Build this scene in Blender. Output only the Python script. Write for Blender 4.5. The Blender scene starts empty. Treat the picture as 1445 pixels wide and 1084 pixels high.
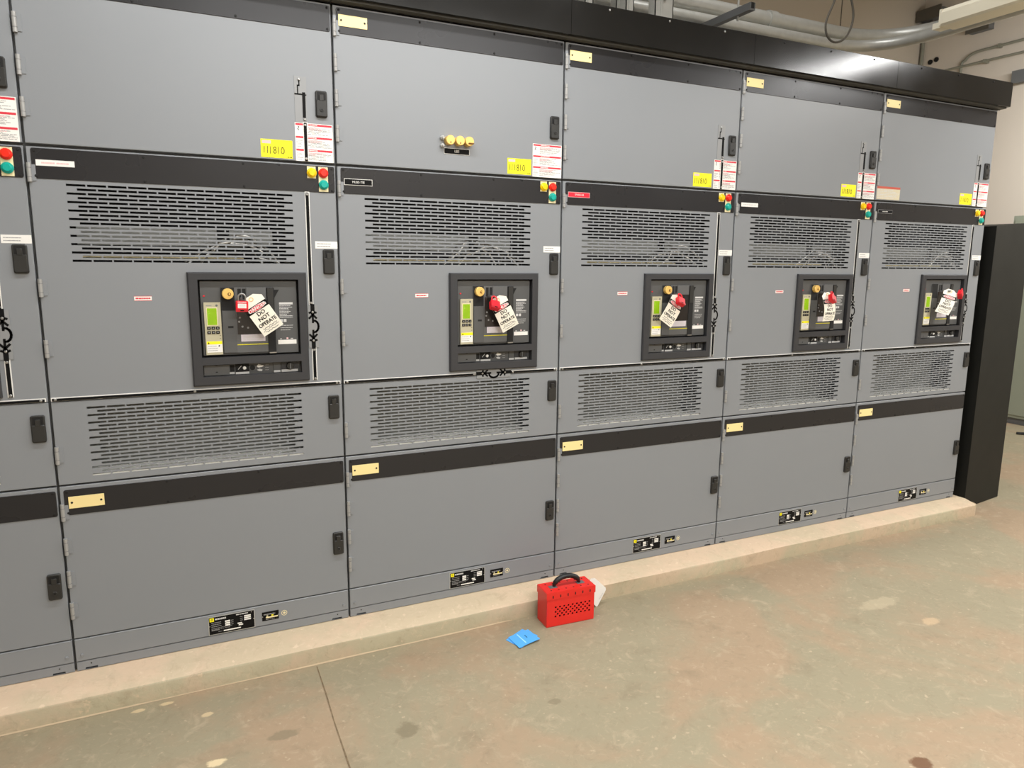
import bpy, math, random
from mathutils import Matrix, Vector
random.seed(7)
R = math.radians
SC = bpy.context.scene
COL = SC.collection
FZ = 0.082                                   # top of the concrete pad above the floor
XS = [0.0, 0.9187227, 1.8257379, 2.7351386, 3.6537653, 4.572]
PI = math.pi

# ------------------------------------------------------------------ materials
MATS = {}
def srgb(c):
    return tuple((x / 12.92 if x <= 0.04045 else ((x + 0.055) / 1.055) ** 2.4) for x in (v / 255 for v in c))

def mat(name, rgb, rough=0.5, metal=0.0, var=0.06, scale=30.0, bump=0.0, bscale=200.0, spec=0.5, emit=0.0, lin=False, coat=0.0):
    """a procedural material: principled surface whose colour and roughness vary with object-space noise"""
    if name in MATS: return MATS[name]
    m = bpy.data.materials.new(name); m.use_nodes = True
    nt = m.node_tree; n = nt.nodes; l = nt.links
    b = n['Principled BSDF']
    c = rgb if lin else srgb(rgb)
    tc = n.new('ShaderNodeTexCoord')
    nz = n.new('ShaderNodeTexNoise'); nz.inputs['Scale'].default_value = scale; nz.inputs['Detail'].default_value = 4
    l.new(tc.outputs['Object'], nz.inputs['Vector'])
    mix = n.new('ShaderNodeMix'); mix.data_type = 'RGBA'
    mix.inputs[6].default_value = tuple(x * (1 - var) for x in c) + (1,)
    mix.inputs[7].default_value = tuple(min(1, x * (1 + var)) for x in c) + (1,)
    l.new(nz.outputs['Fac'], mix.inputs['Factor'])
    l.new(mix.outputs[2], b.inputs['Base Color'])
    mr = n.new('ShaderNodeMapRange'); mr.inputs['To Min'].default_value = max(0, rough - 0.06); mr.inputs['To Max'].default_value = min(1, rough + 0.06)
    l.new(nz.outputs['Fac'], mr.inputs['Value']); l.new(mr.outputs['Result'], b.inputs['Roughness'])
    b.inputs['Metallic'].default_value = metal
    b.inputs['Specular IOR Level'].default_value = spec
    b.inputs['Coat Weight'].default_value = coat
    if emit:
        b.inputs['Emission Color'].default_value = c + (1,); b.inputs['Emission Strength'].default_value = emit
    if bump:
        nb = n.new('ShaderNodeTexNoise'); nb.inputs['Scale'].default_value = bscale; nb.inputs['Detail'].default_value = 3
        l.new(tc.outputs['Object'], nb.inputs['Vector'])
        bp = n.new('ShaderNodeBump'); bp.inputs['Strength'].default_value = bump; bp.inputs['Distance'].default_value = 0.002
        l.new(nb.outputs['Fac'], bp.inputs['Height']); l.new(bp.outputs['Normal'], b.inputs['Normal'])
    MATS[name] = m
    return m

GREY = mat('grey_enamel', (134, 138, 142), 0.36, var=0.02, scale=3, bump=0.03, bscale=350)
GREYD = mat('grey_frame_enamel', (104, 106, 107), 0.5, var=0.03, scale=5)
INNER = mat('inner_sheet', (235, 235, 228), 0.5, 0.0, var=0.04, scale=9)  # near-white, carries the lamp light falling on the lining floors
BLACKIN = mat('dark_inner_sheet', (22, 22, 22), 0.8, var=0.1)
BAND = mat('charcoal_enamel', (37, 37, 39), 0.28, var=0.04, scale=4, bump=0.01, bscale=300, spec=0.4)
HOOD = mat('black_enamel', (25, 25, 24), 0.16, var=0.05, scale=4, bump=0.008, bscale=300)
LATCH = mat('black_plastic', (40, 40, 38), 0.45, var=0.06, bump=0.06, bscale=900)
RUBBER = mat('black_rubber', (14, 15, 16), 0.45, var=0.1)
BLACK = mat('black_print', (8, 8, 8), 0.7, var=0.05, spec=0.2)
INBACK = mat('inner_back_sheet', (128, 130, 127), 0.55, var=0.04, scale=9)  # lining grey darkened to carry the shade behind the slots
STEEL = mat('zinc_steel', (170, 170, 168), 0.35, 0.9, var=0.06)
HINGE = mat('hinge_enamel', (160, 160, 158), 0.4, 0.2, var=0.04)
GALV = mat('galvanised_steel', (196, 197, 192), 0.38, 0.35, var=0.14, scale=22)
CREAM = mat('cream_plastic', (247, 226, 160), 0.45, var=0.02)
CREAMP = mat('cream_plate', (238, 226, 180), 0.5, var=0.02)
WHITE = mat('white_paper', (236, 235, 230), 0.6, var=0.015)
TAGW = mat('tag_card', (240, 235, 220), 0.5, var=0.02)
YELL = mat('yellow_card', (250, 240, 20), 0.55, var=0.03)
REDP = mat('red_print', (214, 50, 66), 0.55, var=0.04)
REDL = mat('red_laminate', (222, 22, 52), 0.4, var=0.04)
PINK = mat('pink_print', (232, 190, 190), 0.6, var=0.05)
GREYT = mat('grey_print', (140, 140, 140), 0.6, var=0.05)
LGREYT = mat('light_grey_print', (205, 205, 203), 0.6, var=0.03)
PBRED = mat('red_button', (235, 40, 22), 0.3, var=0.03)
PBYEL = mat('yellow_button', (245, 205, 0), 0.3, var=0.03)
PBTEAL = mat('teal_button', (0, 165, 150), 0.3, var=0.03)
BRASS = mat('brass', (244, 204, 118), 0.4, 0.35, var=0.08, scale=60)
BRASSD = mat('brass_key', (120, 82, 40), 0.45, 0.6, var=0.1)
BFACE = mat('breaker_grey', (82, 83, 83), 0.5, var=0.03, bump=0.05, bscale=900)
BFACE2 = mat('breaker_grey_raised', (92, 93, 93), 0.5, var=0.03)
BEZ = mat('bezel_grey', (50, 51, 54), 0.5, var=0.03, bump=0.08, bscale=700)
SLOTB = mat('slot_black', (10, 10, 10), 0.7, var=0.1)
SMOKE = mat('smoked_cover', (40, 36, 34), 0.2, var=0.08)
BEIGE = mat('beige_plastic', (186, 180, 152), 0.5, var=0.03)
LCD = mat('green_lcd', (136, 178, 20), 0.25, var=0.12, scale=60, emit=0.12)
LAV = mat('pale_label', (216, 208, 216), 0.5, var=0.02)
LOCKR = mat('red_lock_plastic', (222, 28, 44), 0.32, var=0.05)
BOXR = mat('red_powder_coat', (226, 40, 32), 0.4, var=0.04, scale=12, bump=0.04, bscale=500)
BLUE = mat('blue_card', (84, 172, 250), 0.42, var=0.08, scale=40)
BLUEL = mat('pale_blue_print', (160, 220, 245), 0.4, var=0.03)
PANELB = mat('black_sheet_metal', (21, 22, 19), 0.55, var=0.06, scale=6, bump=0.02, bscale=200, spec=0.3)
CABG = mat('green_grey_enamel', (150, 156, 140), 0.5, var=0.04, scale=4)
FIXT = mat('cream_enamel', (244, 238, 216), 0.45, var=0.05, scale=8)
CABLE = mat('grey_cable', (92, 88, 80), 0.6, var=0.1)
CONDW = mat('painted_conduit', (136, 136, 122), 0.5, var=0.06)
RUST = mat('rust_brown', (120, 84, 58), 0.9, var=0.3, scale=80)

def concrete(name, base, base2, dark, light, sc, bump=0.25, joint=None, stains=()):
    m = bpy.data.materials.new(name); m.use_nodes = True
    nt = m.node_tree; n = nt.nodes; l = nt.links; b = n['Principled BSDF']
    tc = n.new('ShaderNodeTexCoord')
    def noise(s, d=6, r=0.6, dist=0.0):
        z = n.new('ShaderNodeTexNoise'); z.inputs['Scale'].default_value = s; z.inputs['Detail'].default_value = d
        z.inputs['Roughness'].default_value = r; z.inputs['Distortion'].default_value = dist
        l.new(tc.outputs['Object'], z.inputs['Vector']); return z.outputs['Fac']
    def ramp(f, a, bb):
        r = n.new('ShaderNodeMapRange'); r.interpolation_type = 'SMOOTHSTEP'
        r.inputs['From Min'].default_value = a; r.inputs['From Max'].default_value = bb
        l.new(f, r.inputs['Value']); return r.outputs['Result']
    def mixc(f, a, c):
        x = n.new('ShaderNodeMix'); x.data_type = 'RGBA'
        l.new(f, x.inputs['Factor'])
        for s, v in ((6, a), (7, c)):
            if isinstance(v, tuple): x.inputs[s].default_value = srgb(v) + (1,)
            else: l.new(v, x.inputs[s])
        return x.outputs[2]
    def mul(f, k):
        x = n.new('ShaderNodeMath'); x.operation = 'MULTIPLY'; x.inputs[1].default_value = k; l.new(f, x.inputs[0]); return x.outputs[0]
    c = mixc(ramp(noise(sc, 7, 0.6, 0.4), 0.42, 0.58), base, base2)
    c = mixc(mul(ramp(noise(sc * 3.1, 8, 0.65), 0.55, 0.72), 0.5), c, dark)
    c = mixc(mul(ramp(noise(sc * 7, 8, 0.7, 0.8), 0.54, 0.7), 0.5), c, light)
    c = mixc(mul(ramp(noise(17, 8, 0.75, 1.5), 0.5, 0.72), 0.45), c, dark)
    c = mixc(mul(ramp(noise(21, 8, 0.75, 2.0), 0.52, 0.7), 0.4), c, light)
    c = mixc(mul(ramp(noise(38, 3, 0.5), 0.66, 0.72), 0.7), c, light)
    c = mixc(mul(ramp(noise(27, 4, 0.6, 1.0), 0.70, 0.75), 0.45), c, dark)
    for (sx, sy, rx, ry, colr, amt) in stains:
        mp = n.new('ShaderNodeMapping'); mp.vector_type = 'TEXTURE'
        mp.inputs['Location'].default_value = (sx, sy, 0); mp.inputs['Scale'].default_value = (rx, ry, 1)
        l.new(tc.outputs['Object'], mp.inputs['Vector'])
        ln = n.new('ShaderNodeVectorMath'); ln.operation = 'LENGTH'; l.new(mp.outputs['Vector'], ln.inputs[0])
        ad = n.new('ShaderNodeMath'); ad.operation = 'ADD'; l.new(ln.outputs['Value'], ad.inputs[0]); l.new(mul(noise(24, 5, 0.7), 1.3), ad.inputs[1])
        c = mixc(mul(ramp(ad.outputs[0], 1.55, 1.2), amt), c, colr)
    l.new(c, b.inputs['Base Color'])
    b.inputs['Roughness'].default_value = 0.62; b.inputs['Specular IOR Level'].default_value = 0.35
    bp = n.new('ShaderNodeBump'); bp.inputs['Strength'].default_value = bump; bp.inputs['Distance'].default_value = 0.004
    l.new(noise(60, 6, 0.7), bp.inputs['Height']); l.new(bp.outputs['Normal'], b.inputs['Normal'])
    return m

FLOORM = concrete('floor_concrete', (158, 137, 112), (147, 138, 114), (128, 115, 93), (182, 164, 138), 1.6,
                  stains=[(2.29, -1.42, .045, .035, (104, 72, 48), 0.9), (3.136, -0.86, .06, .035, (196, 170, 136), 0.6), (3.08, -0.66, .16, .05, (184, 170, 142), 0.45), (0.40, -0.55, .035, .022, (220, 200, 160), 0.85), (0.60, -0.50, .06, .03, (122, 112, 90), 0.6),
                          (0.27, -0.177, .03, .012, (206, 184, 146), 0.8), (0.187, -0.183, .025, .012, (206, 184, 146), 0.8), (0.39, -0.295, .025, .015, (206, 184, 146), 0.8), (0.955, -0.64, .05, .05, (120, 110, 88), 0.7), (1.45, -0.70, .03, .02, (120, 110, 88), 0.6)])
PADM = concrete('pad_concrete', (210, 186, 159), (199, 182, 154), (176, 157, 130), (220, 200, 174), 2.6)
def wall_mat(name, c1, c2):
    m = mat(name, c1, 0.8, var=0.03, scale=1.2, bump=0.1, bscale=90, spec=0.3); return m
WALLM = wall_mat('beige_wall_paint', (216, 207, 194), None)
CEILM = wall_mat('grey_ceiling_paint', (150, 146, 138), None)
WALLD = wall_mat('far_wall_paint', (196, 187, 174), None)

# ------------------------------------------------------------------ mesh builder
_TXT = {}
def text2d(s):
    """flat outline of a string with the built-in font, size 1, centred"""
    if s in _TXT: return _TXT[s]
    cu = bpy.data.curves.new('lettering', 'FONT'); cu.body = s; cu.size = 1; cu.resolution_u = 3
    cu.align_x = 'CENTER'; cu.align_y = 'CENTER'
    o = bpy.data.objects.new('lettering', cu); COL.objects.link(o)
    dg = bpy.context.evaluated_depsgraph_get(); dg.update()
    me = o.evaluated_get(dg).to_mesh()
    r = ([(v.co.x, v.co.y) for v in me.vertices], [tuple(p.vertices) for p in me.polygons])
    o.evaluated_get(dg).to_mesh_clear()
    bpy.data.objects.remove(o); bpy.data.curves.remove(cu)
    _TXT[s] = r
    return r

def rrect(u0, u1, z0, z1, r, n=4):
    p = []
    for (cx, cz, a) in ((u1 - r, z0 + r, -90), (u1 - r, z1 - r, 0), (u0 + r, z1 - r, 90), (u0 + r, z0 + r, 180)):
        for i in range(n + 1):
            t = R(a + 90 * i / n); p.append((cx + r * math.cos(t), cz + r * math.sin(t)))
    return p

class MB:
    def __init__(s): s.v = []; s.f = []; s.mi = []; s.mats = []; s.M = None
    def m(s, material):
        if material not in s.mats: s.mats.append(material)
        return s.mats.index(material)
    def add(s, vs, fs, material):
        b = len(s.v); k = s.m(material)
        for p in vs: s.v.append(tuple(s.M @ Vector(p)) if s.M else tuple(p))
        for q in fs: s.f.append(tuple(b + i for i in q)); s.mi.append(k)
    def box(s, x0, x1, y0, y1, z0, z1, mt):
        v = [(x, y, z) for z in (z0, z1) for y in (y0, y1) for x in (x0, x1)]
        s.add(v, [(0, 1, 5, 4), (1, 3, 7, 5), (3, 2, 6, 7), (2, 0, 4, 6), (4, 5, 7, 6), (2, 3, 1, 0)], mt)
    def rect(s, u0, u1, z0, z1, y, mt):                     # flat printed patch facing the aisle
        s.add([(u0, y, z0), (u1, y, z0), (u1, y, z1), (u0, y, z1)], [(0, 1, 2, 3)], mt)
    def prism(s, poly, y0, y1, mt, ch=0.0):                 # polygon in (x,z), front at y0, back at y1
        n = len(poly)
        if ch:
            cx = sum(p[0] for p in poly) / n; cz = sum(p[1] for p in poly) / n
            x0 = min(p[0] for p in poly); x1 = max(p[0] for p in poly); z0 = min(p[1] for p in poly); z1 = max(p[1] for p in poly)
            sx = 1 - 2 * ch / (x1 - x0); sz = 1 - 2 * ch / (z1 - z0); mx = (x0 + x1) / 2; mz = (z0 + z1) / 2
            inn = [(mx + (p[0] - mx) * sx, mz + (p[1] - mz) * sz) for p in poly]
            vs = [(p[0], y0, p[1]) for p in inn] + [(p[0], y0 + ch, p[1]) for p in poly] + [(p[0], y1, p[1]) for p in poly]
            rings = 3
        else:
            vs = [(p[0], y0, p[1]) for p in poly] + [(p[0], y1, p[1]) for p in poly]; rings = 2
        fs = [tuple(range(n)), tuple((rings - 1) * n + i for i in reversed(range(n)))]
        for r in range(rings - 1):
            for i in range(n):
                j = (i + 1) % n; fs.append((r * n + j, r * n + i, (r + 1) * n + i, (r + 1) * n + j))
        s.add(vs, fs, mt)
    def extr(s, poly, x0, x1, mt):                          # polygon in (y,z) extruded along x
        n = len(poly)
        vs = [(x0, p[0], p[1]) for p in poly] + [(x1, p[0], p[1]) for p in poly]
        fs = [tuple(reversed(range(n))), tuple(n + i for i in range(n))] + [(i, (i + 1) % n, n + (i + 1) % n, n + i) for i in range(n)]
        s.add(vs, fs, mt)
    def tube(s, pts, r, mt, n=10, caps=True, closed=False):
        pts = [Vector(p) for p in pts]; N = len(pts); rs = r if isinstance(r, (list, tuple)) else [r] * N
        vs = []; ref = None
        for i, p in enumerate(pts):
            a = pts[(i - 1) % N] if (i or closed) else p; b = pts[(i + 1) % N] if (i < N - 1 or closed) else p
            d = (b - a).normalized()
            if ref is None:
                ref = Vector((0, 0, 1)) if abs(d.z) < 0.9 else Vector((1, 0, 0))
            x = (ref - d * ref.dot(d)).normalized(); y = d.cross(x); ref = x
            for k in range(n):
                t = 2 * PI * k / n; vs.append(p + (x * math.cos(t) + y * math.sin(t)) * rs[i])
        fs = []
        for i in range(N if closed else N - 1):
            j = (i + 1) % N
            for k in range(n):
                q = (k + 1) % n; fs.append((i * n + k, i * n + q, j * n + q, j * n + k))
        if caps and not closed:
            fs.append(tuple(reversed(range(n)))); fs.append(tuple((N - 1) * n + k for k in range(n)))
        s.add(vs, fs, mt)
    def disc(s, u, z, r, y0, y1, mt, n=20, ch=0.0, r1=None): # a round post standing out from the front
        prof = [(y0, r - ch), (y0 + ch, r), (y1, r1 or r)] if ch else [(y0, r), (y1, r1 or r)]
        vs = []; 
        for (y, rr) in prof:
            for k in range(n):
                t = 2 * PI * k / n; vs.append((u + rr * math.cos(t), y, z + rr * math.sin(t)))
        fs = [tuple(range(n))]
        for i in range(len(prof) - 1):
            for k in range(n):
                q = (k + 1) % n; fs.append((i * n + q, i * n + k, (i + 1) * n + k, (i + 1) * n + q))
        s.add(vs, fs, mt)
    def text(s, st, u, z, size, y, mt, sx=1.0, rot=0.0):
        vs, fs = text2d(st); c, q = math.cos(rot), math.sin(rot)
        s.add([(u + size * (sx * a * c - b * q), y, z + size * (sx * a * q + b * c)) for a, b in vs], fs, mt)
    def stroke(s, pts, w, y, mt):                           # a pen line in the front plane
        for (a, b) in zip(pts, pts[1:]):
            d = Vector((b[0] - a[0], b[1] - a[1])); L = d.length
            if L == 0: continue
            d /= L; nx = Vector((-d.y, d.x)) * w / 2; e = d * w * 0.4
            P = [(a[0] - e.x + nx.x, a[1] - e.y + nx.y), (a[0] - e.x - nx.x, a[1] - e.y - nx.y), (b[0] + e.x - nx.x, b[1] + e.y - nx.y), (b[0] + e.x + nx.x, b[1] + e.y + nx.y)]
            s.add([(p[0], y, p[1]) for p in P], [(0, 1, 2, 3)], mt)
    def lines(s, u0, u1, z0, z1, n, y, mt, fill=0.45, seed=0, ragged=0.5):   # a block of unreadable small print
        rnd = random.Random(seed); st = (z1 - z0) / n
        for i in range(n):
            zz = z1 - st * (i + 0.5); e = u1 - (u1 - u0) * ragged * rnd.random() ** 1.6; u = u0
            while u < e - 1e-4:
                w = min(e - u, (u1 - u0) * rnd.uniform(0.06, 0.22)); s.rect(u, u + w, zz - st * fill / 2, zz + st * fill / 2, y, mt); u += w + (u1 - u0) * 0.022
    def panel(s, u0, u1, z0, z1, holes, mt, c=0.0015, t=0.0015, depth=0.02, y=0.0):
        """sheet-metal door: chamfered rim, returned edges, real openings with sheet thickness"""
        a0, a1, b0, b1 = u0 + c, u1 - c, z0 + c, z1 - c
        cuts = sorted({b0, b1} | {h[2] for h in holes} | {h[3] for h in holes})
        vs = []; fs = []
        def quad(p): k = len(vs); vs.extend(p); fs.append((k, k + 1, k + 2, k + 3))
        for q0, q1 in zip(cuts, cuts[1:]):
            mid = (q0 + q1) / 2; u = a0
            for h in sorted(h for h in holes if h[2] < mid < h[3]):
                if h[0] > u: quad([(u, y, q0), (h[0], y, q0), (h[0], y, q1), (u, y, q1)])
                u = h[1]
            if a1 > u: quad([(u, y, q0), (a1, y, q0), (a1, y, q1), (u, y, q1)])
        for h in holes:
            P = [(h[0], h[2]), (h[1], h[2]), (h[1], h[3]), (h[0], h[3])]
            for i in range(4):
                p, q = P[i], P[(i + 1) % 4]; quad([(p[0], y, p[1]), (p[0], y + t, p[1]), (q[0], y + t, q[1]), (q[0], y, q[1])])
        A = [(a0, b0), (a1, b0), (a1, b1), (a0, b1)]; B = [(u0, z0), (u1, z0), (u1, z1), (u0, z1)]
        for i in range(4):
            j = (i + 1) % 4
            quad([(A[j][0], y, A[j][1]), (A[i][0], y, A[i][1]), (B[i][0], y + c, B[i][1]), (B[j][0], y + c, B[j][1])])
            quad([(B[j][0], y + c, B[j][1]), (B[i][0], y + c, B[i][1]), (B[i][0], y + depth, B[i][1]), (B[j][0], y + depth, B[j][1])])
        s.add(vs, fs, mt)
    def build(s, name, parent=None, loc=None, label=None):
        me = bpy.data.meshes.new(name); me.from_pydata(s.v, [], s.f)
        for mt in s.mats: me.materials.append(mt)
        for p, k in zip(me.polygons, s.mi): p.material_index = k; p.use_smooth = True
        me.update(); me.set_sharp_from_angle(angle=R(32))
        o = bpy.data.objects.new(name, me); COL.objects.link(o)
        if parent: o.parent = parent
        if loc: o.location = loc
        if label: o['label'] = label
        return o

def tag(o, label, cat, group=None):
    o['label'] = label; o['category'] = cat
    if group: o['group'] = group
    return o
def thing(name, label, cat, loc, group=None, rot=None):
    o = bpy.data.objects.new(name, None); COL.objects.link(o); o.location = loc; o.empty_display_size = 0.1
    if rot: o.rotation_euler = rot
    return tag(o, label, cat, group)
def struct(mb, name):
    o = mb.build(name); o['kind'] = 'structure'; return o
def simple(mb, name, label, cat, group=None, loc=None):
    return tag(mb.build(name, loc=loc), label, cat, group)

# ------------------------------------------------------------------ camera
r_, u_, w_ = None, None, None
yaw, pit, rol = 0.4421364744526835, -0.1659972684559693, 0.00930330588608711
fwd = Vector((math.sin(yaw) * math.cos(pit), math.cos(yaw) * math.cos(pit), math.sin(pit)))
right = Vector((math.cos(yaw), -math.sin(yaw), 0)); up = right.cross(fwd)
r1 = right * math.cos(rol) + up * math.sin(rol); u1 = up * math.cos(rol) - right * math.sin(rol)
cam = bpy.data.cameras.new('camera'); co = bpy.data.objects.new('camera', cam); COL.objects.link(co)
Mx = Matrix((r1, u1, -fwd)).transposed().to_4x4(); Mx.translation = Vector((0.3693722, -2.6195584, 1.3662052 + FZ))
co.matrix_world = Mx
cam.sensor_width = 36; cam.lens = 1010.459 / 1445 * 36; cam.clip_start = 0.05
cam.dof.use_dof = True; cam.dof.focus_distance = 3.0; cam.dof.aperture_fstop = 5.6
SC.camera = co

# ------------------------------------------------------------------ the room
WX, WY = 8.2, 3.2
m = MB(); m.box(-6.2, WX + .2, -7.2, WY + .2, -0.2, 0, FLOORM); struct(m, 'floor')
m = MB(); m.box(-6.2, WX + .2, -7.2, WY + .2, 4.9, 5.0, CEILM); struct(m, 'ceiling')
m = MB(); m.box(-6.2, WX, WY, WY + .2, 0, 4.9, WALLD)
for xx in (3.1, 5.0, 6.9): m.box(xx, xx + .012, WY - .002, WY + .05, 0, 4.9, CABLE)
struct(m, 'wall_back')
m = MB(); m.box(WX, WX + .2, -7.2, WY + .2, 0, 4.9, WALLM); struct(m, 'wall_right')
m = MB(); m.box(-6.2, -6, -7.2, WY, 0, 4.9, WALLM); struct(m, 'wall_left')
m = MB(); m.box(-6, WX, -7.2, -7, 0, 4.9, WALLM); struct(m, 'wall_front')
# sawn joint across the floor
m = MB(); jx = [(0.762, -0.157), (0.759, -0.35), (0.754, -0.5), (0.752, -0.7), (0.748, -1.0), (0.745, -2.0), (0.74, -7)]
w = [0.0018, 0.0026, 0.002, 0.0026, 0.0024, 0.0024, 0.0024]
vs = [(x - ww, y, 0.0006) for (x, y), ww in zip(jx, w)] + [(x + ww, y, 0.0006) for (x, y), ww in zip(jx, w)]
n_ = len(jx); JM = mat('joint_filler', (118, 100, 76), 0.9, var=0.8, scale=45)
m.add(vs, [(i, i + 1, n_ + i + 1, n_ + i) for i in range(n_ - 1)], JM)
struct(m, 'trim_1')
# concrete housekeeping pad with a worn, eased edge
m = MB()
XL, XR = -3.0, 4.64
def padprof(x):
    f = -0.166 + (x + 3) / 7.6 * 0.045
    return [(f, -0.01), (f + 0.001, 0.058), (f + 0.003, 0.064), (f + 0.008, 0.067), (f + 0.072, FZ), (1.7, FZ), (1.7, -0.01)]
st = [XL + (XR - 0.05 - XL) * i / 40 for i in range(41)] + [XR - .04, XR - .03, XR - .02, XR - 0.012, XR - .006, XR - 0.002, XR]
rnd = random.Random(3); vs = []
for i, x in enumerate(st):
    P = padprof(x); k = max(0, (x - (XR - 0.05)) / 0.05)
    for j, (y, z) in enumerate(P):
        jy = rnd.uniform(-.002, .002) if 0 < j < 5 else 0; jz = rnd.uniform(-.001, .001) if 0 < j < 4 else 0
        vs.append((x, y + jy + (0.05 * (1 - math.sqrt(max(0, 1 - k * k))) if j < 5 else 0), z + jz - (0.012 * k ** 3 if 2 < j < 6 else 0)))
q = 7; fs = []
for i in range(len(st) - 1):
    for j in range(q): fs.append((i * q + j, i * q + (j + 1) % q, (i + 1) * q + (j + 1) % q, (i + 1) * q + j))
fs += [tuple(reversed(range(q))), tuple((len(st) - 1) * q + j for j in range(q))]
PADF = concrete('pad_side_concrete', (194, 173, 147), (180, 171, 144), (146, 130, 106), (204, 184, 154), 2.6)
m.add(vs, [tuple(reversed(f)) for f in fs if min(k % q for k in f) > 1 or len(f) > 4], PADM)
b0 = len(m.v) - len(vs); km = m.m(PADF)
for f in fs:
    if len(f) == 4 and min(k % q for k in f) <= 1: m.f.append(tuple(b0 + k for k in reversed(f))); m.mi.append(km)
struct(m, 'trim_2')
m = MB(); CAULK = mat('pale_sealant', (184, 164, 134), 0.8, var=0.12, scale=30)
vs = []
sl = [x for x in st if x < 1.7]
for i, x in enumerate(sl):
    f = padprof(x)[0][0]; ww = 0.0015 + rnd.uniform(0, .003); vs += [(x, f - ww, .0008), (x, f + .001, .005)]
m.add(vs, [(2 * i, 2 * i + 2, 2 * i + 3, 2 * i + 1) for i in range(len(sl) - 1)], CAULK); struct(m, 'trim_3')

# ------------------------------------------------------------------ switchgear parts
def vent_holes(u0, u1, ztop, zbot, rows=19, n=12, hs=0.0066):
    p = (u1 - u0 + 0.0045) / n; L = p - 0.0045; dz = (ztop - zbot - hs) / (rows - 1); H = []
    for i in range(rows):
        z1 = ztop - i * dz
        for k in range(n if i % 2 == 0 else n - 1):
            a = u0 + k * p + (p / 2 if i % 2 else 0); H.append((a, a + L, z1 - hs, z1))
    return H

def hinge(par, zt, zb):
    m = MB(); m.tube([(0.0072, -0.004, zb), (0.0072, -0.004, zt)], 0.0062, HINGE, 12)
    for z in (zb + 0.014, zt - 0.014): m.tube([(0.0072, -0.004, z - .0006), (0.0072, -0.004, z + .0006)], 0.0067, GREYD, 12)
    m.box(0.0065, 0.024, -0.0025, 0.0, zb + .004, zt - .004, GREY)
    m.build('hinge', par)

def latch(par, u, zt, key=False):
    """flush slam latch: rim, recess, lifting paddle"""
    m = MB(); w_, h_ = 0.039, 0.087
    m.prism(rrect(u, u + w_, zt - h_, zt, 0.006), -0.008, 0.0, LATCH, ch=0.002)
    m.prism(rrect(u + .0045, u + w_ - .0045, zt - 0.031, zt - 0.0045, 0.003), -0.0083, -0.0079, SLOTB)
    m.prism(rrect(u + .012, u + w_ - .012, zt - 0.033, zt - 0.0125, 0.002), -0.0125, -0.008, LATCH, ch=0.001)
    m.prism(rrect(u + .002, u + w_ - .002, zt - h_ + .003, zt - 0.0305, 0.004), -0.0115, -0.008, LATCH, ch=0.0015)
    if key:
        m.disc(u + w_ / 2, zt - 0.063, 0.0068, -0.0135, -0.0115, LATCH, 16, 0.001); m.disc(u + w_ / 2, zt - 0.063, 0.0035, -0.0139, -0.0135, SLOTB, 12)
    m.build('latch', par)

def screw(m, u, z, y=-0.0022, r=0.0042, mt=None):
    m.disc(u, z, r, y - 0.002, y, mt or SLOTB, 10, 0.0008)

def band(par, u0, u1, z0, z1, W):
    m = MB(); m.prism(rrect(u0, u1, z0, z1, 0.006), -0.0022, 0.0, BAND, ch=0.0007)
    for z in (z0 + .0075, z1 - .0075):
        for u in (u0 + .009, u0 + (u1 - u0) * .335, u0 + (u1 - u0) * .665, u1 - .009): screw(m, u, z)
    m.build('trim_band', par)

def blank_plate(par, u0, u1, z0, z1):
    m = MB(); m.box(u0, u1, -0.0042, -0.0022, z0, z1, CREAM)
    for u in (u0 + .009, u1 - .009): m.disc(u, (z0 + z1) / 2, 0.0034, -0.0052, -0.0042, SLOTB, 10)
    m.build('nameplate', par, label='blank cream nameplate with two screws')

def warning(par, u0, u1, z0, z1, sd):
    m = MB(); m.box(u0, u1, -0.0006, 0, z0, z1, WHITE); y = -0.0009
    h = (z1 - z0) / 3
    for k in range(3):
        t = z1 - k * h - 0.002
        m.rect(u0 + .002, u1 - .003, t - .0065, t, y, REDP)
        m.lines(u0 + .035, u0 + .075, t - .0055, t - .001, 1, y - .0002, WHITE, .5, sd + k, .2)
        m.lines(u0 + .030, u1 - .004, t - .036, t - .009, 6, y, GREYT, .36, sd + 10 + k, .55)
        m.lines(u0 + .003, u0 + .025, t - .036, t - .012, 5, y, GREYT if k else WHITE, .32, sd + 20 + k, .6)
        m.lines(u0 + .030, u1 - .03, t - .020, t - .010, 2, y - .0002, PINK, .5, sd + 30 + k, .5)
    m.stroke([(u0 + .010, z1 - .012), (u0 + .014, z1 - .014), (u0 + .009, z1 - .021), (u0 + .013, z1 - .024)], .002, y, BLACK)
    m.build('warning_label', par, label='white warning label with three red headings')

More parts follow.
